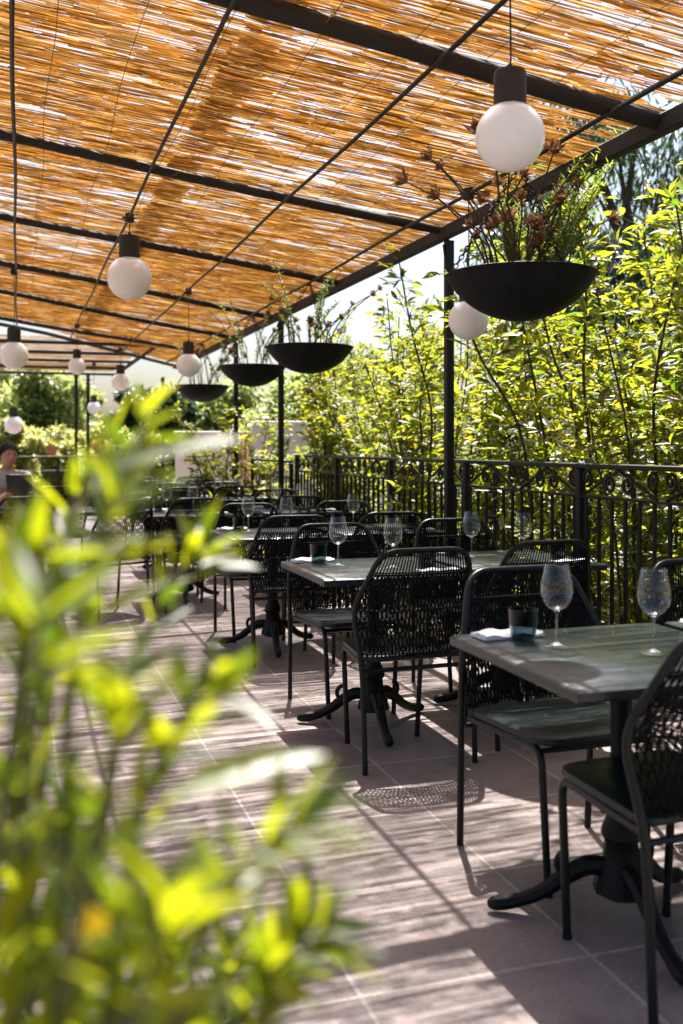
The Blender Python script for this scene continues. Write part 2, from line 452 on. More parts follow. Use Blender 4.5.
for X in np.arange(XL + .1, X_EDGE, .33):
    if X > roof_end(X): continue
    n = 40; y1 = roof_end(X) - .1
    w.tube([(X + .012 * math.sin(i * .9 + X * 7), Y0 + (y1 - Y0) * i / n, roof_z(X) + .038 + .002 * math.sin(i * 2.1)) for i in range(n + 1)], .0016, 4, caps=False)
w.build('binding_wire', M_cord, perg)
beam_px = [(661, None), (442, None), (340, None), (273, None), (232, None), (203, None)]
beam_Y = [on_line(p, X_EDGE)[1] for p, _ in beam_px]
beamY_left = []
for k, (Yr, yl) in enumerate(zip(beam_Y, [None, 139, 219, 266, 295, 321])):
    Yl = (CAM_H + 0) and ((U0 * 1000 / (HZY - yl)) / cs if yl else Yr - .15)
    beamY_left.append(Yl)
    b = MB(); hw = .040 if k == 0 else .030
    Xa = XL - .1; slope = (Yr - Yl) / X_EDGE
    pts = [(X, Yl + slope * X + .006 * math.sin(X * 3 + k), roof_z(X) + .0 + .006 * math.sin(X * 2.2 + k * 2)) for X in np.linspace(Xa, X_EDGE - .03, 14)]
    b.tube(pts, hw, 10)
    b.build('beam', M_beam, perg)
print('beams', beam_Y, beamY_left)
for k, (X, rr) in enumerate([(2.366, .011), (1.55, .010), (.727, .010), (-.02, .010), (-.85, .010), (-1.7, .010)]):
    b = MB(); y1 = roof_end(X)
    b.tube([(X + .005 * math.sin(y * 1.7 + k), y, roof_z(X) - .045 + .004 * math.sin(y * 2.3)) for y in np.linspace(Y0 - .1, y1, 40)], rr, 8)
    b.build('rod', M_iron, perg)
b = MB()
b.box(((X_EDGE), (Y0 + roof_end(X_EDGE)) / 2, roof_z(X_EDGE) - .02), (.055, roof_end(X_EDGE) - Y0, .085), bev=.006)
b.build('edge_beam', M_beam, perg)
b = MB(); b.box((XL, (Y0 + 14.9) / 2, roof_z(XL) - .02), (.055, 14.9 - Y0, .085), bev=.006); b.build('edge_beam', M_beam, perg)
e = MB(); e.tube([(X, roof_end(X) + .02, roof_z(X) - .01) for X in np.linspace(XL, X_EDGE, 8)], .03, 8); e.build('end_beam', M_beam, perg)
post_Y = []
for px in (449, 281, 236, 163):
    d, Y = on_line(px, X_POST); post_Y.append(Y)
post_Y = [1.95] + post_Y
print('posts', post_Y)
for Y in post_Y:
    p = MB(); zt = roof_z(X_POST) - .06
    p.box((X_POST, Y, zt / 2), (.055, .055, zt), bev=.006)
    p.box((X_POST, Y, .006), (.14, .14, .012), bev=.003)
    p.tube([(X_POST - .02, Y, zt - .14), (X_POST - .035, Y + .0, zt - .03)], .012, 6)
    p.build('post', M_iron, perg)
for Y in (2.2, 6.5, 10.8, 14.6):
    p = MB(); zt = roof_z(XL) - .06; p.box((XL, Y, zt / 2), (.055, .055, zt), bev=.006); p.build('post', M_iron, perg)
# straws that have come loose
st = MB()
for i in range(90):
    X = random.uniform(-.3, 2.55); Y = random.uniform(2.2, 9)
    a = random.uniform(0, 6.28); L = random.uniform(.04, .14)
    z = roof_z(X) + .03
    p1 = Vector((X, Y, z)); p2 = p1 + Vector((math.cos(a) * L, math.sin(a) * L, -random.uniform(.02, .07)))
    st.tube([p1, (p1 + p2) / 2 + Vector((0, 0, .008)), p2], .0016, 4)
tag(st.build('loose_straw', M_reed, perg), kind='stuff')

# second, sparse pergola beyond
p2 = thing('far_pergola', 'second pergola with a pale weathered reed roof beyond the main one', 'pergola', (0, 0, 0))
zf = lambda X: 2.93 + 0 * X
V, Q = reed_field(-4.2, 2.0, 15.6, lambda x: 22.4, zf, pitch=.045, rad=(.005, .011), seg=(1.2, 3), skip=.3, zj=.03, seed=9)
np_mesh('reed_mat', V, Q, M_grey_reed, p2)
V, Q = reed_field(-4.2, 2.0, 20.7, lambda x: 22.4, lambda X: 2.95, pitch=.011, rad=(.004, .007), seg=(1, 2), skip=.05, seed=10)
np_mesh('reed_mat', V, Q, M_reed, p2)
for Y in (15.75, 17.4, 19.0, 20.6, 22.4):
    b = MB(); b.tube([(-4.2, Y, 2.87), (2.05, Y, 2.87)], .03, 8); b.build('beam', M_beam, p2)
for X in (-4.2, 2.0):
    b = MB(); b.box((X, 19.05, 2.83), (.06, 6.8, .05), bev=.005); b.build('side_beam', M_beam, p2)
for (X, Y) in ((1.2, 22.4), (1.45, 22.4), (-4.2, 22.4), (-4.2, 15.75)):
    b = MB(); b.box((X, Y, 1.42), (.07, .07, 2.84), bev=.006); b.build('post', M_iron, p2)

# ------------------------------------------------------------------ railing
def scroll(mb, y0, z0, size, sy, sz, turns=1.35, r=.0085):
    pts = []
    for i in range(30):
        t = i / 29; a = t * turns * 2 * math.pi; q = size * (1 - .8 * t)
        pts.append((0, y0 + sy * (q * math.sin(a) ), z0 + sz * (q * math.cos(a) )))
    mb.tube(pts, r, 6)
def railing(name, label, y0, y1, x, n_panel, top=1.21, mid=1.04, rot=None, ornate=True, gap=.115, rb=.0085):
    t = thing(name, label, 'railing', (x, y0, 0), 0 if rot is None else rot)
    L = y1 - y0
    b = MB(); b.box((0, L / 2, top - .012), (.055, L, .026), bev=.004); b.build('top_rail', M_iron, t)
    b = MB(); b.box((0, L / 2, mid), (.028, L, .014), bev=.003); b.build('mid_rail', M_iron, t)
    b = MB(); b.box((0, L / 2, .12), (.03, L, .016), bev=.003); b.build('bottom_rail', M_iron, t)
    for i in range(n_panel + 1):
        y = L * i / n_panel
        b = MB(); b.box((0, y, (top - .024) / 2), (.042, .042, top - .026), bev=.005); b.build('post', M_iron, t)
    nb = int(L / gap)
    for i in range(nb):
        y = (i + .5) * L / nb
        pp = L / n_panel
        if min(y % pp, pp - y % pp) < .03: continue
        b = MB(); b.tube([(0, y, .128), (0, y, mid - .007)], rb, 6); b.build('baluster', M_iron, t)
    if ornate:
        h = top - mid
        for i in range(n_panel):
            pp = L / n_panel
            for k in range(2):
                yc = pp * (i + (k + .5) / 2); s_ = MB()
                w2 = pp / 4
                s_.tube([(0, yc - w2 * .9, mid + .01), (0, yc, top - .03)], .009, 6)
                s_.tube([(0, yc + w2 * .9, mid + .01), (0, yc, top - .03)], .009, 6)
                for sg in (-1, 1):
                    scroll(s_, yc + sg * .07, mid + h * .42, h * .30, sg, 1)
                    scroll(s_, yc + sg * w2 * .82, mid + h * .58, h * .28, -sg, -1)
                s_.build('scroll', M_iron, t)
    return t
railing('railing', 'black wrought iron railing with scrolls along the hedge side of the terrace', 1.8, on_line(297, X_RAIL)[1], X_RAIL, 6, rb=.0115)
railing('far_railing', 'thin plain railing across the far end of the terrace', 0, 7.6, -5.4, 5, top=1.12, mid=.86, rot=-R(90), ornate=False, gap=.2, rb=.006).location = (-5.4, 18.6, 0)
railing('short_railing', 'low dark railing between the main railing and the pale wall', 0, 1.9, 0, 1, top=1.14, mid=.95, ornate=False, gap=.14).location = (X_RAIL + .05, 10.6, 0)

# ------------------------------------------------------------------ walls behind
def wall(name, label, a, b, h, th, mat):
    a = Vector(a); b = Vector(b); d = b - a
    t = MB(); t.box((0, 0, h / 2 - .3), (d.length, th, h + .6), bev=.01)
    t.box((0, 0, h + .02), (d.length + .04, th + .06, .05), bev=.01)
    o = t.build(name, mat); o.location = ((a.x + b.x) / 2, (a.y + b.y) / 2, 0); o.rotation_euler = (0, 0, math.atan2(d.y, d.x))
    return tag(o, label, 'wall')
wall('garden_wall', 'pale pink plaster wall left of the leafy shrub beyond the terrace', at(176, 0, 17.5).to_2d().to_3d(), at(242, 0, 17.5).to_2d().to_3d(), CAM_H + .012 * 17.5, .2, M_wall)
wall('garden_wall', 'taller pale plaster wall behind the far post, right of the shrub', at(252, 0, 16.5).to_2d().to_3d(), at(330, 0, 16.5).to_2d().to_3d(), CAM_H + .022 * 16.5, .2, M_wall)
pl = MB(); pl.box((0, 0, .5), (.2, .22, 2.0), bev=.01); pl.box((0, 0, 1.52), (.26, .28, .05), bev=.01)
o = pl.build('wall_pillar', M_pillar); o.location = at(246, 0, 17.1).to_2d().to_3d(); tag(o, 'ochre pillar between the two pale plaster walls', 'pillar')

# ------------------------------------------------------------------ furniture: chair
def make_chair():
    t = thing('chair', 'x', 'chair', (0, 0, 0), 0, 'black woven dining chairs on the terrace')
    TOP, KN, BT = (.185, -.065, .885), (.268, .055, .64), (.238, .035, .455)
    # frame: rear legs and back outline in one tube
    fr = MB()
    pts = [(-.240, -.02, 0), (-.245, .0, .43), (-KN[0], KN[1], KN[2]), (-TOP[0], TOP[1], TOP[2]), (TOP[0], TOP[1], TOP[2]), (KN[0], KN[1], KN[2]), (.245, .0, .43), (.240, -.02, 0)]
    fr.tube(round_path(pts, [0, .12, .07, .075, .075, .07, .12, 0], 6), .0115, 10)
    fr.build('back_frame', M_frame, t)
    for s_ in (-1, 1):
        lg = MB(); lg.tube(round_path([(s_ * .232, .03, .425), (s_ * .185, .40, .428), (s_ * .165, .405, 0)], .05, 6), .0115, 10)
        lg.lathe([(.0, -.001), (.013, 0), (.013, .012), (.0, .013)], 8, (s_ * .165, .405, 0))
        lg.build('front_leg', M_frame, t)
    sr = MB(); sr.tube([(-.185, .385, .415), (.185, .385, .415)], .009, 8); sr.tube([(-.238, .02, .40), (.238, .02, .40)], .009, 8)
    sr.tube([(-.21, .2, .412), (.21, .2, .412)], .008, 8); sr.build('seat_frame', M_frame, t)
    # seat: rounded slab
    se = MB(); out = []
    corner = [(-.235, .015), (.235, .015), (.190, .425), (-.190, .425)]
    rp = round_path([(0, .015, 0)] + [(corner[i][0], corner[i][1], 0) for i in (1, 2, 3, 0)] + [(0, .015, 0)], [0, .05, .07, .07, .05, 0], 6)[:-1]
    c = Vector((0, .22, 0)); n = len(rp)
    rings = []
    for (sc, z) in ((.95, .432), (1.0, .436), (1.015, .446), (1.0, .456), (.94, .461), (.6, .455), (.2, .452)):
        rings.append([Vector((c.x + (p.x - c.x) * sc, c.y + (p.y - c.y) * sc, z)) for p in rp])
    vs = [p for r_ in rings for p in r_]; fs = []
    for i in range(len(rings) - 1):
        for k in range(n):
            q = (k + 1) % n; fs.append((i * n + k, i * n + q, (i + 1) * n + q, (i + 1) * n + k))
    fs.append(tuple(range(n - 1, -1, -1))); fs.append(tuple((len(rings) - 1) * n + k for k in range(n)))
    se.add(vs, fs); se.build('seat', M_seat, t)
    # woven back: cords following the shell
    wv = MB()
    def shell(u, v):              # u -1..1, v 0 top .. 1 bottom
        if v < .55:
            q = v / .55; a, b = TOP, KN
        else:
            q = (v - .55) / .45; a, b = KN, BT
        h = a[0] * (1 - q) + b[0] * q; y = a[1] * (1 - q) + b[1] * q; z = a[2] * (1 - q) + b[2] * q
        bulge = (.012 + .075 * min(1, v / .55)) * (1 - u * u) if v < .55 else (.087 - .03 * q) * (1 - u * u)
        return Vector((u * h, y - bulge, z))
    vs_ = (0, .14, .3, .45, .6, .8, 1)
    nc = 34
    for i in range(nc):
        u = -1 + 2 * (i + .5) / nc
        wv.tube([shell(u, v) for v in vs_], .0030, 4, caps=False)
    for i in range(-12, 40):      # slanting layer starts below the open band at the top
        for sg in (1, -1):
            pts = []
            for v in np.linspace(.22, 1, 8):
                u = sg * (-1 + 2 * (i + .5) / 28 + (v - .22) * .55 - .2)
                if -1 <= u <= 1: pts.append(shell(u, v) + Vector((0, .003 * sg, 0)))
            if len(pts) > 1: wv.tube(pts, .0027, 4, caps=False)
    for v in (.2, .22, .55, .97):
        wv.tube([shell(u, v) for u in np.linspace(-1, 1, 12)], .004, 5, caps=False)
    wv.build('woven_back', M_weave, t)
    return t
chair0 = make_chair(); chair_used = [False]
def place_chair(x, y, rz, label):
    o = chair0 if not chair_used[0] else copy_tree(chair0)
    chair_used[0] = True
    o.location = (x, y, 0); o.rotation_euler = (0, 0, rz); o['label'] = label
    return o

# ------------------------------------------------------------------ furniture: table
TH = .74
def make_table():
    t = thing('bistro_table', 'x', 'table', (0, 0, 0), 0, 'dark bistro tables on the terrace')
    b = MB(); b.box((0, 0, TH - .015), (.70, .72, .030), bev=.005); b.build('table_top', M_top, t)
    b = MB(); b.box((0, 0, TH - .040), (.40, .06, .018), bev=.003); b.box((0, 0, TH - .0405), (.06, .40, .017), bev=.003)
    b.lathe([(.0, TH - .03), (.055, TH - .031), (.05, TH - .06), (.028, TH - .09)], 16); b.build('bracket', M_cast, t)
    b = MB()
    b.lathe([(.028, .655), (.028, .40), (.036, .385), (.036, .37), (.03, .36), (.034, .30), (.050, .26), (.054, .24), (.044, .225),
             (.050, .17), (.068, .12), (.075, .09), (.05, .075), (.0, .07)], 24, flute=.04, nf=8)
    b.build('column', M_cast, t)
    for a in (152, 28, -98):
        ca, sa = math.cos(R(a)), math.sin(R(a)); b = MB()
        prof = [(.03, .15, .034), (.09, .150, .034), (.15, .115, .030), (.21, .07, .026), (.27, .042, .024), (.315, .032, .028), (.345, .026, .024), (.36, .022, .012)]
        b.tube(smooth_path([(ca * r_, sa * r_, z) for r_, z, q in prof], 3), [p for p in np.interp(np.linspace(0, 7, 22), range(8), [q * .82 for _, _, q in prof])], 8)
        # leafy curl on top of the leg
        cu = []
        for i in range(16):
            tt = i / 15; an = tt * 4.4; q = .04 * (1 - .65 * tt)
            cu.append((ca * (.14 + q * math.sin(an)), sa * (.14 + q * math.sin(an)), .165 + q * math.cos(an) - .02))
        b.tube(cu, .010, 6)
        b.build('foot', M_cast, t)
    return t
table0 = make_table(); table_used = [False]
def place_table(x, y, label, rz=0):
    o = table0 if not table_used[0] else copy_tree(table0)
    table_used[0] = True
    o.location = (x, y, 0); o.rotation_euler = (0, 0, rz); o['label'] = label
    return o

# ------------------------------------------------------------------ tableware
def make_wine():
    t = thing('wine_glass', 'x', 'wine glass', (0, 0, 0), 0, 'wine glasses on the tables')
    b = MB()
    outer = [(.0, .100), (.012, .102), (.028, .112), (.041, .132), (.046, .155), (.044, .180), (.037, .210), (.033, .230)]
    inner = [(.032, .230), (.0358, .210), (.0426, .180), (.0445, .155), (.0395, .133), (.026, .115), (.01, .106), (.0, .105)]
    b.lathe(outer, 32); b.build('glass_bowl', M_glass, t)
    b = MB(); b.lathe([(.0, .003), (.02, .006), (.006, .012), (.0035, .03), (.0033, .07), (.0045, .092), (.009, .100), (.0, .102)], 16); b.build('glass_stem', M_glass_thick, t)
    b = MB(); b.lathe([(.0, .0005), (.036, .0005), (.037, .002), (.02, .005), (.0, .006)], 28); b.build('glass_foot', M_glass, t)
    return t
def make_tumbler():
    b = MB(); b.lathe([(.0, .001), (.030, .001), (.034, .006), (.041, .05), (.043, .092), (.0405, .092), (.038, .05), (.031, .012), (.0, .011)], 26)
    return tag(b.build('tumbler', M_tumbler), 'x', 'tumbler', 'smoky tumblers on the tables')
def make_napkin():
    b = MB(); nx, ny = 14, 8; vs = []; fs = []
    for k, (z0, sc) in enumerate(((.002, 1), (.012, .97))):
        for j in range(ny + 1):
            for i in range(nx + 1):
                x = (i / nx - .5) * .20 * sc; y = (j / ny - .5) * .09 * sc
                vs.append((x, y, z0 + .004 * k * math.sin(i * .9 + j * .5) + .003 * k * math.sin(j * 1.7)))
    n1 = (nx + 1) * (ny + 1)
    for j in range(ny):
        for i in range(nx):
            a = j * (nx + 1) + i
            fs.append((n1 + a, n1 + a + 1, n1 + a + nx + 2, n1 + a + nx + 1)); fs.append((a, a + nx + 1, a + nx + 2, a + 1))
    for i in range(nx):
        for (a, b2) in ((i, i + 1), ((ny + 1) * (nx + 1) - 1 - i, (ny + 1) * (nx + 1) - 2 - i)): fs.append((a, b2, b2 + n1, a + n1))
    for j in range(ny):
        a = (j + 1) * (nx + 1); b2 = j * (nx + 1); fs.append((a, b2, b2 + n1, a + n1))
        a = j * (nx + 1) + nx; b2 = a + nx + 1; fs.append((a, b2, b2 + n1, a + n1))
    b.add(vs, fs); 
    return tag(b.build('napkin', M_napkin), 'x', 'napkin', 'folded napkins on the tables')
proto = {'wine': make_wine(), 'tumb': make_tumbler(), 'nap': make_napkin()}; used = set()
def place_item(k, x, y, label, rz=0):
    o = proto[k]
    if k in used: o = copy_tree(o)
    used.add(k)
    o.location = (x, y, TH + .0008); o.rotation_euler = (0, 0, rz); o['label'] = label
    return o

ROWS = [2.36, 4.36, 6.28, 8.42, 10.5, 12.5]
ORD = ['nearest', 'second', 'third', 'fourth', 'fifth', 'sixth']
XA, XB = 1.565, 2.31
for i, yc in enumerate(ROWS):
    for side, xc in (('aisle-side', XA if i != 3 else 1.34), ('railing-side', XB)):
        if i >= 4 and side == 'railing-side': xc = XB - .1
        yy = yc + (.12 if side == 'railing-side' and i > 0 else 0)
        tn = f'{ORD[i]} {side} table'
        place_table(xc, yy, f'dark square bistro table, the {ORD[i]} from the camera on the {"aisle side" if side[0] == "a" else "railing side"}')
        j = lambda a=.015: random.uniform(-a, a)
        place_chair(xc + (.035 if i == 0 else 0) + j(), yy + .60 + j(.03), math.pi + (j(.04) if i == 0 else j(.11)), f'black woven chair on the far side of the {tn}')
        if not (i == 0 and side[0] == 'r'):
            nx, ny, nr = xc - .025 + j(), yy - .58 + j(.03), j(.04) if side[0] == 'a' and i < 3 else j(.12)
            if i == 0: nx, ny, nr = 1.58, 1.94, .09
            if side[0] == 'r': nx -= .09
            place_chair(nx, ny, nr, f'black woven chair with its back to the camera at the {tn}')
        if i > 4: continue
        place_item('wine', xc - .135 + j(), yy + .10 + j(), f'wine glass at the far setting of the {tn}')
        place_item('tumb', xc - .195 + j(), yy + .20 + j(), f'smoky tumbler at the far setting of the {tn}')
        place_item('nap', xc - .20 + j(), yy + .285, f'white napkin at the far setting of the {tn}', j(.08))
        if i == 0 and side[0] == 'r': continue
        place_item('wine', xc + .06 + j(), yy - .06 + j(), f'wine glass at the near setting of the {tn}')
        place_item('tumb', xc + .20 + j(), yy - .17 + j(), f'smoky tumbler at the near setting of the {tn}')
        place_item('nap', xc + .20 + j(), yy - .285, f'white napkin at the near setting of the {tn}', math.pi + j(.08))
# across the aisle, behind the near plant
place_table(.30, 9.15, 'sunlit bistro table across the aisle in front of the seated person')
place_chair(.78, 7.75, R(25), 'black woven chair standing in the aisle before the fourth table')
place_chair(.40, 10.4, math.pi + .4, 'empty black woven chair to the right of the seated person')
place_chair(.06, 8.5, .1, 'black woven chair with its back to the camera at the table across the aisle')
seat_chair = place_chair(-.11, 10.17, math.pi + .35, 'black woven chair the person is sitting on')

# ------------------------------------------------------------------ pendant lamps
def lamp(px, py, dia_px, X, label, mount=True):
    if X is None: raise ValueError
    d = X / cs / ((px - VPX) / F_PX) if abs(X) > .1 else None
    return d
def make_lamp(px, py, dia_px, d, label, xr=None):
    p = at(px, py, d); r = dia_px / 2000 * d
    zt = roof_z(p.x) - .045 if p.y < 15.5 else 2.85
    t = thing('pendant_lamp', label, 'lamp', p, 0, 'globe pendant lamps under the pergola')
    b = MB(); b.lathe([(r * math.sin(math.pi * i / 24), -r * math.cos(math.pi * i / 24)) for i in range(23)], 36); b.build('globe', M_globe, t)
    s_ = r / .105
    b = MB(); b.lathe([(.0, r * .90), (.049 * s_, r * .88), (.050 * s_, r * .92), (.049 * s_, r + .088 * s_), (.046 * s_, r + .095 * s_), (.012, r + .097 * s_), (.008, r + .115 * s_), (.0, r + .117 * s_)], 24)
    b.build('socket', M_socket, t)
    b = MB(); b.tube([(0, 0, r + .1 * s_), (.003, 0, (zt - p.z) * .5), (0, 0, zt - p.z)], .0035, 6); b.build('cord', M_cord, t)
    b = MB(); b.lathe([(.0, -.035), (.03, -.03), (.034, -.005), (.03, .03), (.0, .035)], 12, (0, 0, zt - p.z)); b.tube([(-.05, 0, zt - p.z), (.05, 0, zt - p.z + .004)], .008, 6); b.build('mount', M_cord, t)
    return t
def dl(px, X): return on_line(px, X)[0]
make_lamp(510, 137, 69, dl(510, 1.55) * .965, 'largest white globe pendant lamp, hanging above the front bowl')
make_lamp(129.5, 278, 44, dl(128, .727), 'white globe lamp second from the left, high under the straw roof')
make_lamp(468.5, 320, 40, dl(467, 2.366), 'white globe lamp hanging half behind the rim of the largest bowl')
make_lamp(188.5, 365, 24, dl(187, 1.55), 'white globe lamp on a long cord in front of the farthest bowl')
make_lamp(14, 355, 28, 9.6, 'white globe lamp at the left edge under the straw roof')
make_lamp(77, 366, 17, dl(76, .727), 'small white globe lamp before the two thin far posts')
make_lamp(120.5, 382, 18, dl(119.5, 1.55), 'small white globe lamp in front of the dark conifer')
make_lamp(13.5, 425, 18, 15.9, 'low small white globe lamp beyond the seated person')
make_lamp(94, 408, 13, 19.0, 'faint far white globe lamp in front of distant trees')

# ------------------------------------------------------------------ hanging bowls and what grows in them
def make_bowl(x, y, zrim, R_, label, i):
    t = thing('hanging_bowl', label, 'hanging planter', (x, y, zrim), random.uniform(0, 1), 'charcoal hanging bowls in a row')
    dep = R_ * .60; sph = (R_ * R_ + dep * dep) / (2 * dep); amax = math.asin(min(1, R_ / sph))
    pr = [(sph * math.sin(amax * k / 14), -dep + sph * (1 - math.cos(amax * k / 14))) for k in range(15)]
    inn = [((q[0]) * .965, q[1] + .012) for q in reversed(pr)]; inn[0] = (inn[0][0], 0.002)
    b = MB(); b.lathe(pr + [(R_ + .004, .004), (R_ - .004, .008)] + inn, 48); b.build('basin', M_bowl, t)
    b = MB(); b.lathe([(R_ * .90, -.045), (R_ * .6, -.02), (R_ * .3, -.01), (0, -.012)], 30); b.build('soil', M_soil, t)
    zt = roof_z(x) - .05 - zrim
    for k in range(3):
        a = 2.7 + k * 2 * math.pi / 3 - t.rotation_euler[2]
        ch = MB(); p0 = Vector((R_ * .96 * math.cos(a), R_ * .96 * math.sin(a), .0)); p1 = Vector((0, 0, zt))
        L = (p1 - p0).length; nl = int(L / .026); dr = (p1 - p0).normalized()
        s1 = dr.orthogonal().normalized(); s2 = dr.cross(s1)
        for q in range(nl):
            c = p0 + dr * (q + .5) * L / nl; sd_ = s1 if q % 2 else s2
            ch.tube([c + dr * (.017 * math.cos(w_)) + sd_ * (.011 * math.sin(w_)) for w_ in np.linspace(0, 2 * math.pi, 9)[:-1]],   .0036, 4, closed=True)
        ch.build('chain', M_iron, t)
    return t
def rosette(P, D, Nn, L, W, c, ax, n, size):
    ax = ax.normalized(); s1 = ax.orthogonal().normalized(); s2 = ax.cross(s1)
    for k in range(n):
        a = k * 2.399; tilt = .25 + .95 * (k / n)
        dr = ax * math.cos(tilt) + (s1 * math.cos(a) + s2 * math.sin(a)) * math.sin(tilt)
        P.append(tuple(c)); D.append(tuple(dr)); Nn.append(tuple(ax)); L.append(size * (.6 + .5 * k / n)); W.append(size * .42)
def make_succulent(x, y, z, R_, label, seed, tall, green):
    rd = random.Random(seed)
    t = thing('succulent_plant', label, 'plant', (x, y, z), 0, 'straggly plants growing in the hanging bowls')
    st_ = MB(); P, D, Nn, L, W = [], [], [], [], []
    P2, D2, N2, L2, W2 = [], [], [], [], []; COUNT = []
    for s_ in range(tall):
        a = rd.uniform(0, 6.28); r0 = R_ * rd.uniform(.05, .6)
        p = Vector((r0 * math.cos(a), r0 * math.sin(a), -.015)); out = Vector((math.cos(a), math.sin(a), 0))
        h = rd.uniform(.14, .52) * (1.2 if seed == 11 else 1); lean = rd.uniform(.1, .95)
        pts = [p]
        for k in range(1, 6):
            q = k / 5
            pts.append(p + Vector((0, 0, h * q)) + out * (lean * h * q * q) + Vector((rd.uniform(-.018, .018), rd.uniform(-.018, .018), 0)))
        st_.tube(smooth_path(pts, 2), [.007 * (1 - .4 * i / 10) for i in range(11)], 6)
        rosette(P, D, Nn, L, W, pts[-1], (pts[-1] - pts[-2]), 22, rd.uniform(.05, .09)); COUNT.append(22)
        if rd.random() < .7:
            q = pts[3]; dv = Vector((rd.uniform(-1, 1), rd.uniform(-1, 1), .8)).normalized(); e_ = q + dv * rd.uniform(.06, .14)
            st_.tube([q, (q + e_) / 2 + Vector((0, 0, -.01)), e_], .004, 5); rosette(P, D, Nn, L, W, e_, dv, 18, rd.uniform(.04, .065)); COUNT.append(18)
    for s_ in range(green):
        a = rd.uniform(0, 6.28) if seed != 11 else rd.uniform(-1.5, 1.5); r0 = R_ * rd.uniform(.1, .75)
        p = Vector((r0 * math.cos(a), r0 * math.sin(a), -.015)); out = Vector((math.cos(a), math.sin(a), 0))
        h = rd.uniform(.25, .68); pts = [p + Vector((0, 0, h * q)) + out * (.5 * h * q * q) + Vector((rd.uniform(-.02, .02), rd.uniform(-.02, .02), 0)) * q for q in (0, .25, .5, .75, 1)]
        sp = smooth_path(pts, 5); st_.tube(sp, .003, 5)
        for q in range(4, len(sp)):
            for m_ in range(7):
                an = rd.uniform(0, 6.28); dr = Vector((math.cos(an), math.sin(an), rd.uniform(.3, 1.2)))
                P2.append(tuple(sp[q])); D2.append(tuple(dr)); N2.append((0, 0, 1)); L2.append(rd.uniform(.03, .065)); W2.append(.009)
    st_.build('stem', M_bark, t)
    off = 0
    for cnt in COUNT:
        sl = slice(off, off + cnt); off += cnt
        V, Q = leaf_arrays(P[sl], D[sl], Nn[sl], L[sl], W[sl], .1, -.25); leaf_mesh('rosette', V, Q, M_succ, t)
    if green:
        V, Q = leaf_arrays(P2, D2, N2, L2, W2, .1, .05); leaf_mesh('foliage', V, Q, M_needle, t)
    return t
bowl_spec = [(521, 150, 'largest charcoal hanging bowl, below the biggest globe lamp', 11, 22, 26, 'dry brown succulents and green sprigs in the largest bowl'),
             (309.5, 88, 'second charcoal hanging bowl from the front', 12, 9, 10, 'sparse upright stems growing in the second bowl'),
             (252.5, 67, 'third charcoal hanging bowl from the front', 13, 6, 9, 'thin arching stems growing in the third bowl'),
             (202, 55, 'farthest charcoal hanging bowl, behind a globe lamp', 14, 12, 4, 'brown tangled plant in the farthest bowl')]
for i, (px, wpx, lab, seed, tall, green, pl_lab) in enumerate(bowl_spec):
    d, Y = on_line(px, 2.366); zr_ = CAM_H + .338 / cs * 2.366 + (.0 if i < 3 else -.03)
    make_bowl(2.366, Y, zr_, wpx / 2000 * d, lab, i)
    make_succulent(2.366, Y, zr_, wpx / 2000 * d, pl_lab, seed, tall, green)
make_bowl(X_EDGE - .05, 2.75, CAM_H + .83, .36, 'charcoal hanging bowl cut off by the right edge of the photo', 5)

# ------------------------------------------------------------------ shrubs and trees
def stems_and_leaves(seed, n_stem, h, spread, base_r, leaf_len, per, z_start, droop=0.0, up=.1, twig=.24):
    rd = np.random.default_rng(seed)
    st_ = MB(); P, D, Nn, L, W = [], [], [], [], []
    for s_ in range(n_stem):
        a = rd.uniform(0, 6.28); r0 = base_r * math.sqrt(rd.uniform(0, 1)); H = h * rd.uniform(.62, 1.0)
        p = Vector((r0 * math.cos(a), r0 * math.sin(a), -.55)); out = Vector((math.cos(a + rd.normal(0, .6)), math.sin(a + rd.normal(0, .6)), 0))
        pts = [p + Vector((rd.normal(0, .03), rd.normal(0, .03), (H + .55) * q)) + out * (spread * q ** 1.6) for q in np.linspace(0, 1, 7)]
        sp = smooth_path(pts, 4)
        st_.tube(sp, [.013 * (1 - .8 * i / len(sp)) + .002 for i in range(len(sp))], 5, caps=False)
        for i, q in enumerate(sp):
            if q.z < z_start * h: continue
            f = (q.z - z_start * h) / (h - z_start * h)
            for k in range(per):
                an = rd.uniform(0, 6.28); tl = twig * rd.uniform(.2, 1.3) * (1 - .4 * f)
                dv = Vector((math.cos(an), math.sin(an), rd.uniform(-.25, .7))).normalized()
                e_ = q + Vector((0, 0, rd.uniform(-.05, .05))) + dv * tl
                if tl > .12: st_.tube([q, e_], .0025, 3, caps=False)
                for m_ in range(4):
                    a2 = rd.uniform(0, 6.28)
                    dr = dv + Vector((math.cos(a2), math.sin(a2), rd.uniform(-.7, .7) + up * .5 - droop)) * .9
                    P.append(tuple(e_ - dv * tl * rd.uniform(0, .75))); D.append(tuple(dr)); Nn.append((rd.normal(0, .55), rd.normal(0, .55), 1))
                    ll = leaf_len * rd.uniform(.5, 1.25); L.append(ll); W.append(ll * .34)
    return st_, leaf_arrays(P, D, Nn, L, W, .22, .12)
hedge_protos = []
for k in range(4):
    t = thing('hedge_shrub', 'x', 'shrub', (0, 0, 0), 0, 'tall hedge shrubs behind the railing')
    st_, (V, Q) = stems_and_leaves(100 + k, 10, 2.62 + .12 * k, .42, .36, .100, 5, .05)
    st_.build('stem', M_bark, t); leaf_mesh('foliage', V, Q, M_hedge, t)
    hedge_protos.append(t)
hused = set()
hedge_spots = []
for i in range(11): hedge_spots.append((3.45 + .12 * math.sin(i * 2.1), 2.9 + i * .82, 0))
for i in range(9): hedge_spots.append((4.45 + .15 * math.sin(i * 1.7), 4.3 + i * 1.05, 1))
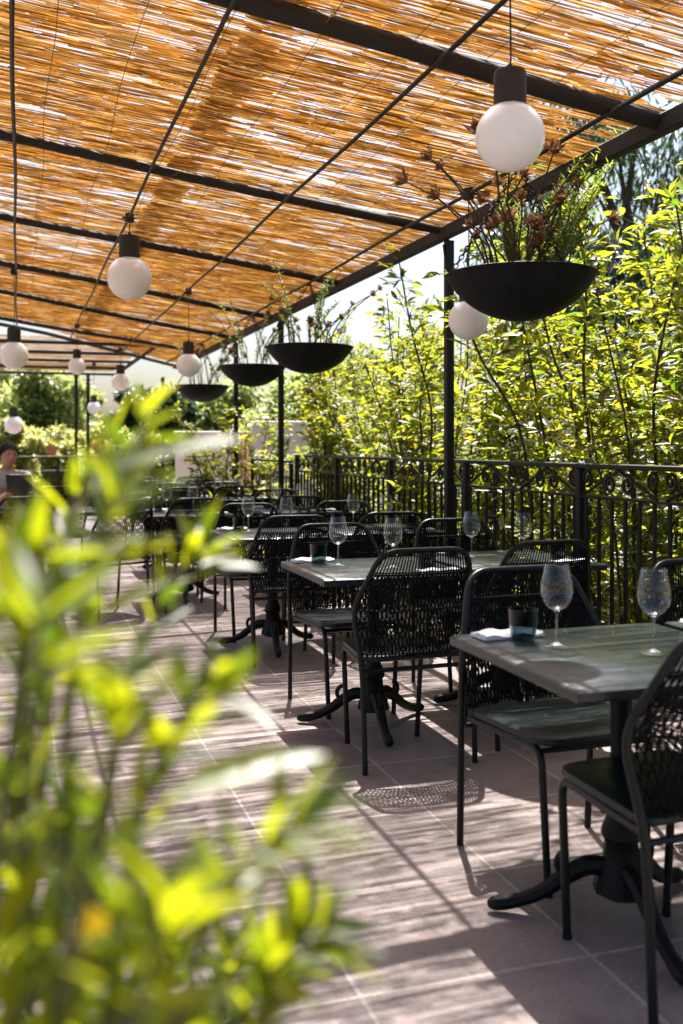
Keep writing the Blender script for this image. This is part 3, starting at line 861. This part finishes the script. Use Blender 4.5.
places = ['by the right edge', 'beside the front railing post', 'behind the nearest far chair', 'under the largest bowl', 'right of the tall pergola post', 'just behind the tall pergola post',
          'left of the tall pergola post', 'above the middle of the railing', 'above the third table', 'near the scrolled end of the railing', 'at the left end of the railing']
for i, (x, y, row) in enumerate(hedge_spots):
    k = (i * 3 + row) % 4; o = hedge_protos[k]
    if k in hused: o = copy_tree(o)
    hused.add(k)
    o.location = (x, y, 0); o.rotation_euler = (0, 0, i * 1.9)
    s_ = (.95 + .12 * math.sin(i * 2.7)) * (1.03 if row else 1); o.scale = (s_ * 1.05, s_ * 1.05, s_)
    if i == 10: o.scale = (.6, .6, .97)
    o['label'] = (f'tall yellow-green hedge shrub behind the railing, {places[i]}' if row == 0 else
                  f'taller hedge shrub in the back row, number {["one", "two", "three", "four", "five", "six", "seven", "eight", "nine"][i - 11]} from the right')

# leafy shrub in front of the pale wall
c = at(237, 0, 12.6)
t = thing('leafy_shrub', 'bright green spreading shrub in front of the pale plaster walls', 'shrub', (c.x, c.y, 0))
st_, (V, Q) = stems_and_leaves(41, 14, 1.75, .55, .2, .11, 4, .12, twig=.2)
st_.build('stem', M_bark, t); leaf_mesh('foliage', V, Q, M_hedge, t)
c = at(250, 0, 11.3)
t = thing('low_shrub', 'low yellow-green shrub at the foot of the pale wall by the chairs', 'shrub', (c.x - .05, c.y, 0))
st_, (V, Q) = stems_and_leaves(42, 9, .85, .35, .2, .10, 4, .1)
st_.build('stem', M_bark, t); leaf_mesh('foliage', V, Q, M_hedge, t)

def tree(name, label, x, y, h, crown, zc, n_clump, n_leaf, leaf_len, mat, seed, droop=.3, trunk_r=.14, group=None, aspect=.34, base=-.55):
    rd = np.random.default_rng(seed)
    t = thing(name, label, 'tree', (x, y, 0), 0, group)
    tk = MB()
    sp = smooth_path([(rd.normal(0, .08), rd.normal(0, .08), base + (h - base) * .9 * q) for q in np.linspace(0, 1, 6)], 4)
    tk.tube(sp, [trunk_r * (1 - .85 * i / len(sp)) for i in range(len(sp))], 8)
    P, D, Nn, L, W = [], [], [], [], []
    for c_ in range(n_clump):
        u = rd.normal(0, 1, 3); u /= np.linalg.norm(u); q = rd.uniform(.35, 1) ** .6
        f = .5 + .5 * rd.uniform(-1, 1)
        ctr = np.array((u[0] * crown[0] * q, u[1] * crown[1] * q, zc + u[2] * crown[2] * q))
        i0 = min(len(sp) - 2, max(2, int((ctr[2] - base) / (h - base) * len(sp) * .75)))
        tk.tube([sp[i0], (Vector(sp[i0]) + Vector(ctr)) / 2 + Vector((0, 0, .1)), ctr], [trunk_r * .28, trunk_r * .16, .01], 5, caps=False)
        r_ = min(crown) * rd.uniform(.22, .42)
        pp = rd.normal(0, 1, (n_leaf, 3)); pp /= np.linalg.norm(pp, axis=1, keepdims=True); pp *= r_ * rd.uniform(.2, 1, (n_leaf, 1)) ** .5; pp[:, 2] *= .8
        dd = pp / r_ + rd.normal(0, .5, (n_leaf, 3)); dd[:, 2] -= droop
        P.append(pp + ctr); D.append(dd); nn = rd.normal(0, .5, (n_leaf, 3)); nn[:, 2] += 1; Nn.append(nn)
        ll = leaf_len * rd.uniform(.6, 1.3, n_leaf); L.append(ll); W.append(ll * aspect)
    tk.build('trunk', M_bark, t)
    V, Q = leaf_arrays(np.concatenate(P), np.concatenate(D), np.concatenate(Nn), np.concatenate(L), np.concatenate(W), .15, .15)
    leaf_mesh('crown', V, Q, mat, t)
    return t
BG = 'trees and bushes beyond the terrace'
def tree_at(name, label, px, d, top_py, width_px, h_frac, mat, seed, n_clump, n_leaf, leaf, droop=.2, aspect=.34):
    p = at(px, HZY, d); top = CAM_H + (HZY - top_py) / F_PX * d; w_ = width_px / 2000 * d
    hh = (top + .55) * h_frac / 2
    tree(name, label, p.x, p.y, top - .2, (w_ * .95, w_ * .95, hh), top - hh, n_clump, n_leaf, leaf, mat, seed, droop, trunk_r=.10 + .012 * d * .3, group=BG, aspect=aspect)
tree_at('drooping_tree', 'tall dark tree with hanging leaves behind the hedge at upper right', 640, 12.5, 70, 300, .75, M_dark_tree, 61, 60, 260, .16, droop=1.3, aspect=.2)
tree_at('drooping_tree', 'dark drooping tree peeking past the roof edge behind the largest bowl', 545, 15, 175, 150, .7, M_dark_tree, 62, 34, 220, .17, droop=1.2, aspect=.2)
tree_at('leafy_tree', 'mid green tree behind the hedge near the far end', 345, 24, 345, 110, .8, M_mid_tree, 63, 34, 220, .22)
tree_at('conifer', 'dark conifer left of the pale wall beyond the farthest lamp', 138, 30, 368, 60, .95, M_dark_tree, 64, 34, 240, .26, droop=.6)
tree_at('conifer', 'dark slender conifer standing behind the farthest bowl', 176, 26, 385, 50, .95, M_dark_tree, 65, 26, 240, .24, droop=.6)
tree_at('leafy_tree', 'blue-green tree behind the shrub and pale walls', 225, 28, 372, 80, .95, M_mid_tree, 66, 32, 240, .24)
tree_at('leafy_tree', 'pale green tree right of the third bowl', 285, 26, 385, 90, .95, M_mid_tree, 67, 30, 240, .24)
tree_at('leafy_tree', 'dark green tree under the far pergola roof at the left', 42, 34, 362, 105, .9, M_mid_tree, 68, 46, 240, .3)
tree_at('leafy_tree', 'green tree at the far left edge beyond the pergola', -20, 36, 350, 90, .9, M_mid_tree, 69, 40, 240, .3)
tree_at('slender_tree', 'small grey-green tree in the gap of sky between the pergolas', 92, 44, 388, 22, .9, M_mid_tree, 70, 14, 220, .3)
for k, (px, d, top, w_) in enumerate([(8, 25, 417, 60), (48, 24.5, 415, 60), (88, 26, 425, 50), (118, 24, 428, 55), (152, 23.5, 436, 50), (-30, 24, 415, 60)]):
    tree_at('light_bush', ['bright yellow-green bush behind the seated person', 'bright bush right of the low globe lamp beyond the far railing', 'pale bush below the two thin far posts',
                           'yellow-green bush under the small lamp by the conifer', 'low pale bush left of the pale wall', 'pale bush just beyond the left edge'][k], px, d, top, w_, .98, M_light_bush, 80 + k, 26, 260, .17)
for k, (px, top) in enumerate([(52, 452), (99, 453)]):
    p = at(px, 0, 18.35)
    pot = thing('flower_pot', ['small terracotta pot on the far railing behind the near leaves', 'terracotta pot with red flowers on the far railing'][k], 'flower pot', (p.x, p.y, 1.125))
    pt = MB(); pt.lathe([(0, 0), (.07, 0), (.105, .13), (.115, .135), (.115, .17), (.1, .17), (.095, .14), (0, .14)], 18); pt.build('pot', M_terra, pot)
    P = rng.normal(0, .05, (90, 3)); P[:, 2] = np.abs(P[:, 2]) + .16; Dd = P.copy(); Dd[:, 2] -= .05; Dd += rng.normal(0, .02, (90, 3))
    V, Q = leaf_arrays(P, Dd, rng.normal(0, 1, (90, 3)), rng.uniform(.05, .11, 90), rng.uniform(.03, .05, 90)); leaf_mesh('plant', V, Q, M_light_bush if k == 0 else M_hedge_red, pot)

# ------------------------------------------------------------------ person sitting at the far left
def skin_body(name, verts, edges, radii, mat, parent, root=0, sub=2):
    me = bpy.data.meshes.new(name); me.from_pydata(verts, edges, []); me.materials.append(mat)
    o = bpy.data.objects.new(name, me); col.objects.link(o); o.parent = parent
    m = o.modifiers.new('skin', 'SKIN'); m.use_smooth_shade = True
    sv = me.skin_vertices[0].data
    for i, r_ in enumerate(radii):
        sv[i].radius = (r_, r_) if not hasattr(r_, '__len__') else r_
        sv[i].use_root = (i == root)
    s_ = o.modifiers.new('sub', 'SUBSURF'); s_.levels = sub; s_.render_levels = sub
    return o
def make_person(loc, rz):
    t = thing('person', 'person in a grey t-shirt and dark shorts sitting at the far left edge', 'person', loc, rz)
    # local: faces +y, seat at z .46
    v = [(0, 0, .53), (0, -.02, .72), (0, -.02, .90), (0, 0, 1.02), (0, .015, 1.09), (0, .03, 1.16),       # spine 0-5
         (-.17, 0, .99), (-.25, .06, .76), (-.17, .27, .80), (.17, 0, .99), (.26, .06, .76), (.17, .27, .80),   # arms 6-11
         (-.10, .02, .53), (-.14, .40, .52), (-.15, .38, .10), (-.15, .40, .06), (-.16, .52, .035),
         (.10, .02, .53), (.14, .40, .52), (.15, .38, .10), (.15, .40, .06), (.16, .52, .035)]
    e_ = [(0, 1), (1, 2), (2, 3), (3, 4), (4, 5), (3, 6), (6, 7), (7, 8), (3, 9), (9, 10), (10, 11), (0, 12), (12, 13), (13, 14), (14, 15), (15, 16), (0, 17), (17, 18), (18, 19), (19, 20), (20, 21)]
    r_ = [(.15, .11), (.14, .10), (.15, .10), (.11, .08), .052, .055, .058, .042, .03, .058, .042, .03, .085, .06, .038, .04, .03, .085, .06, .038, .04, .03]
    skin_body('body', v, e_, r_, M_skin, t)
    # head: shaped lathe with face
    hd = MB(); prof = []
    n = 20; vs = []; fs = []
    for i in range(15):
        ph = math.pi * i / 14; z = -math.cos(ph); r0 = math.sin(ph)
        for k in range(n):
            a = 2 * math.pi * k / n; x = r0 * math.cos(a) * .078; y = r0 * math.sin(a) * .095
            if z < 0: x *= 1 + .28 * z * .9; y *= 1 + .12 * z
            if y > .05 and -.25 < z < .15 and abs(x) < .018: y += .022 * (1 - abs(z + .12) * 3)
            if y > .05 and .05 < z < .3 and .015 < abs(x) < .045: y -= .008
            vs.append((x, y + .045, 1.205 + z * .118))
    for i in range(14):
        for k in range(n):
            q = (k + 1) % n; fs.append((i * n + k, i * n + q, (i + 1) * n + q, (i + 1) * n + k))
    hd.add(vs, fs)
    for s_ in (-1, 1): hd.lathe([(0, -.03), (.012, -.02), (.016, 0), (.012, .025), (0, .03)], 8, (s_ * .078, .035, 1.20))
    hd.build('head', M_skin, t)
    for s_ in (-1, 1):
        ey = MB(); ey.lathe([(0, -.006), (.007, -.003), (.008, 0), (.007, .003), (0, .006)], 8, (s_ * .03, .130, 1.222)); ey.build('eye', M_hair, t)
    mo = MB(); mo.box((0, .135, 1.135), (.045, .012, .010), bev=.003); mo.build('mouth', M_lip, t)
    ha = MB(); vs = []; fs = []
    for i in range(9):
        ph = (math.pi * .62) * i / 8; z = math.cos(ph); r0 = math.sin(ph)
        for k in range(n):
            a = 2 * math.pi * k / n; y = r0 * math.sin(a) * .114; zz = 1.213 + z * .138 
            if math.sin(a) > .1 and z < .5: zz = max(zz, 1.213 + .5 * .138 - (1 - math.sin(a)) * .09)
            vs.append((r0 * math.cos(a) * .096, y + .034, zz))
    for i in range(8):
        for k in range(n):
            q = (k + 1) % n; fs.append((i * n + k, i * n + q, (i + 1) * n + q, (i + 1) * n + k))
    ha.add(vs, fs); ha.build('hair', M_hair, t)
    # clothes as slightly larger skins over the same joints
    sv = [(0, 0, .52), (0, -.02, .72), (0, -.02, .90), (0, 0, 1.01), (0, .01, 1.045), (-.17, 0, .985), (-.225, .04, .84), (.17, 0, .985), (.23, .04, .84)]
    skin_body('tshirt', sv, [(0, 1), (1, 2), (2, 3), (3, 4), (3, 5), (5, 6), (3, 7), (7, 8)], [(.20, .16), (.19, .15), (.20, .15), (.16, .12), .075, .095, .085, .095, .085], M_shirt, t)
    sh = [(0, 0, .53), (-.10, .02, .53), (-.135, .33, .525), (.10, .02, .53), (.135, .33, .525)]
    skin_body('shorts', sh, [(0, 1), (1, 2), (0, 3), (3, 4)], [(.16, .12), .105, .085, .105, .085], M_shorts, t)
    for s_ in (-1, 1):
        skin_body('shoe', [(s_ * .15, .36, .05), (s_ * .152, .45, .045), (s_ * .16, .55, .03)], [(0, 1), (1, 2)], [(.05, .05), (.05, .042), (.04, .03)], M_shoe, t)
        # hands with fingers closed on the menu
        hx = s_ * .135
        hv = [(s_ * .165, .275, .80), (s_ * .15, .31, .82), (s_ * .14, .335, .835)]; he = [(0, 1), (1, 2)]; hr = [.028, .032, .026]
        for f_ in range(4):
            b0 = len(hv); zz = .86 - f_ * .018
            hv += [(s_ * .13, .352, zz), (s_ * .10, .362, zz + .004), (s_ * (.075 + .006 * abs(f_ - 1.5)), .358, zz + .002)]
            he += [(2, b0), (b0, b0 + 1), (b0 + 1, b0 + 2)]; hr += [.0095, .009, .008]
        b0 = len(hv); hv += [(s_ * .125, .315, .865), (s_ * .10, .318, .885)]; he += [(1, b0), (b0, b0 + 1)]; hr += [.011, .009]
        skin_body('hand', hv, he, hr, M_skin, t, sub=1)
    return t
per = make_person((-.10, 10.02, 0), math.pi + .35)
mn = MB()
mn.box((0, 0, .0), (.24, .014, .30), bev=.004); mn.box((0, .009, 0), (.225, .004, .285))
o = mn.build('menu_folder', M_menu, smooth=False)
o.location = Matrix.Rotation(math.pi + .35, 4, 'Z') @ Vector((0, .338, .89)) + Vector((-.10, 10.02, 0)); o.rotation_euler = (R(12), 0, math.pi + .35)
tag(o, 'dark folder held open by the seated person', 'menu')

# ------------------------------------------------------------------ the shrub right in front of the camera
fg = thing('near_shrub', 'lime green leafy shrub filling the lower left foreground', 'shrub', (-.05, .75, 0))
base = Vector(fg.location)
rd = np.random.default_rng(2024)
branches = [  # surveyed courses of the main shoots (column, row, depth)
    [(40, 1250, .80), (60, 900, .78), (70, 700, .78), (95, 560, .80), (150, 425, .82)],
    [(0, 1250, .75), (20, 950, .74), (30, 750, .72), (60, 620, .72), (120, 500, .74)],
    [(80, 1250, .72), (110, 1000, .70), (130, 850, .69), (170, 740, .68), (215, 690, .68)],
    [(-60, 1100, .7), (-40, 800, .70), (-20, 660, .68), (10, 600, .66), (45, 560, .66)],
    [(120, 1300, .62), (160, 1100, .60), (200, 950, .58), (250, 860, .57), (290, 830, .57)],
    [(20, 1300, .62), (50, 1080, .60), (80, 900, .58), (110, 780, .57), (130, 700, .57)],
    [(-40, 1300, .6), (-20, 1000, .58), (0, 820, .56), (20, 700, .55), (40, 610, .55)],
    [(160, 1350, .7), (200, 1150, .68), (240, 1020, .68), (280, 960, .68), (320, 930, .68)],
    [(60, 1200, .9), (100, 850, .9), (130, 680, .92), (170, 590, .94), (205, 545, .95)],
    [(0, 1200, .9), (40, 800, .9), (60, 600, .92), (75, 500, .94), (120, 440, .96)],
    [(-30, 1200, .95), (0, 850, .95), (20, 680, .97), (15, 600, .97), (10, 545, .97)],
    [(200, 1300, .8), (210, 1150, .8), (250, 1040, .8), (270, 1000, .8), (280, 960, .8)],
    [(-90, 1500, 1.05), (-60, 1200, 1.03), (-20, 1020, 1.03), (30, 900, 1.03), (60, 800, 1.03)],
    [(40, 1500, 1.08), (30, 1250, 1.06), (0, 1080, 1.06), (-20, 950, 1.06), (-10, 850, 1.06)],
    [(120, 1500, 1.08), (110, 1250, 1.06), (80, 1120, 1.06), (40, 1030, 1.06), (20, 970, 1.06)],
    [(180, 1500, 1.02), (170, 1280, 1.0), (140, 1130, 1.0), (160, 1010, 1.0), (190, 930, 1.0)],
    [(-60, 1500, .78), (-30, 1320, .77), (20, 1180, .77), (60, 1080, .77), (110, 1040, .77)],
    [(-80, 1400, .95), (-20, 1150, .92), (30, 950, .92), (20, 850, .92), (10, 780, .92)],
    [(60, 1500, .98), (90, 1200, .98), (120, 1020, 1.0), (100, 930, 1.0), (70, 860, 1.0)],
    [(-20, 1400, .85), (20, 1250, .83), (40, 1100, .83), (90, 980, .83), (140, 920, .83)],
    [(100, 1400, .9), (130, 1200, .9), (170, 1080, .9), (220, 1010, .9), (230, 960, .9)],
    [(0, 1400, .66), (10, 1250, .65), (-5, 1120, .65), (20, 1010, .64), (60, 960, .64)],
    [(60, 1300, .5), (80, 1150, .49), (120, 1040, .48), (150, 960, .48), (165, 900, .48)],
]
st_ = MB(); P, D, Nn, L, W = [], [], [], [], []
for bi, br_ in enumerate(branches):
    pts = [at(*q) - base for q in br_]
    if pts[0].z > .05: pts = [Vector((pts[0].x * .5, pts[0].y * .5, 0))] + pts
    sp = smooth_path(pts, 8); n = len(sp)
    st_.tube(sp, [.0055 * (1 - .75 * i / n) + .0008 for i in range(n)], 6)
    for i in range(n):
        if sp[i].z + 0 < .35 or (i % 2 and i < n - 6): continue
        tgt = sp[min(i + 1, n - 1)] - sp[max(i - 1, 0)]
        tgt.normalize()
        for k in range((2 + (rd.random() < .45) + (2 if sp[i].z < .98 else 0)) if i < n - 2 else 3):
            a = i * 2.4 + k * 3.0 + bi + rd.normal(0, .4)
            s1 = tgt.orthogonal().normalized(); s2 = tgt.cross(s1)
            out = s1 * math.cos(a) + s2 * math.sin(a)
            dr = tgt * rd.uniform(.35, 1.0) + out * rd.uniform(.5, 1.0) + Vector((0, 0, .15))
            P.append(tuple(sp[i] + Vector(rd.normal(0, .004, 3)))); D.append(tuple(dr))
            Nn.append((rd.normal(0, .4), rd.normal(0, .4), 1)); ll = rd.uniform(.036, .066); L.append(ll); W.append(ll * rd.uniform(.17, .26))
# one long leaf reaching into the aisle
for (c0, c1, wd) in (((165, 800, .60), (325, 738, .63), .030), ((250, 900, .62), (300, 812, .64), .016), ((110, 470, .74), (238, 424, .76), .020), ((95, 620, .8), (168, 572, .82), .018)):
    q0 = at(*c0) - base; q1 = at(*c1) - base; mid = (q0 + q1) / 2 + base
    hv = (SUN + (cam.location - mid).normalized()).normalized()     # a leaf tilted so that it catches the sun
    P.append(tuple(q0)); D.append(tuple(q1 - q0)); Nn.append(tuple(hv)); L.append((q1 - q0).length); W.append(wd)
yl = at(88, 905, .6) - base
V, Q = leaf_arrays([tuple(yl)], [tuple(at(97, 960, .6) - base - yl)], [(.1, -.6, .7)], [.036], [.022]); tag(leaf_mesh('yellow_leaf', V, Q, M_yellow, fg), 'single yellow-orange leaf low on the shrub')
st_.build('stem', M_stem, fg)
V, Q = leaf_arrays(P, D, Nn, L, W, .18, .14); leaf_mesh('foliage', V, Q, M_fore, fg)

print('objects', len(bpy.data.objects), 'tris', sum(len(o.data.polygons) for o in bpy.data.objects if o.type == 'MESH'))
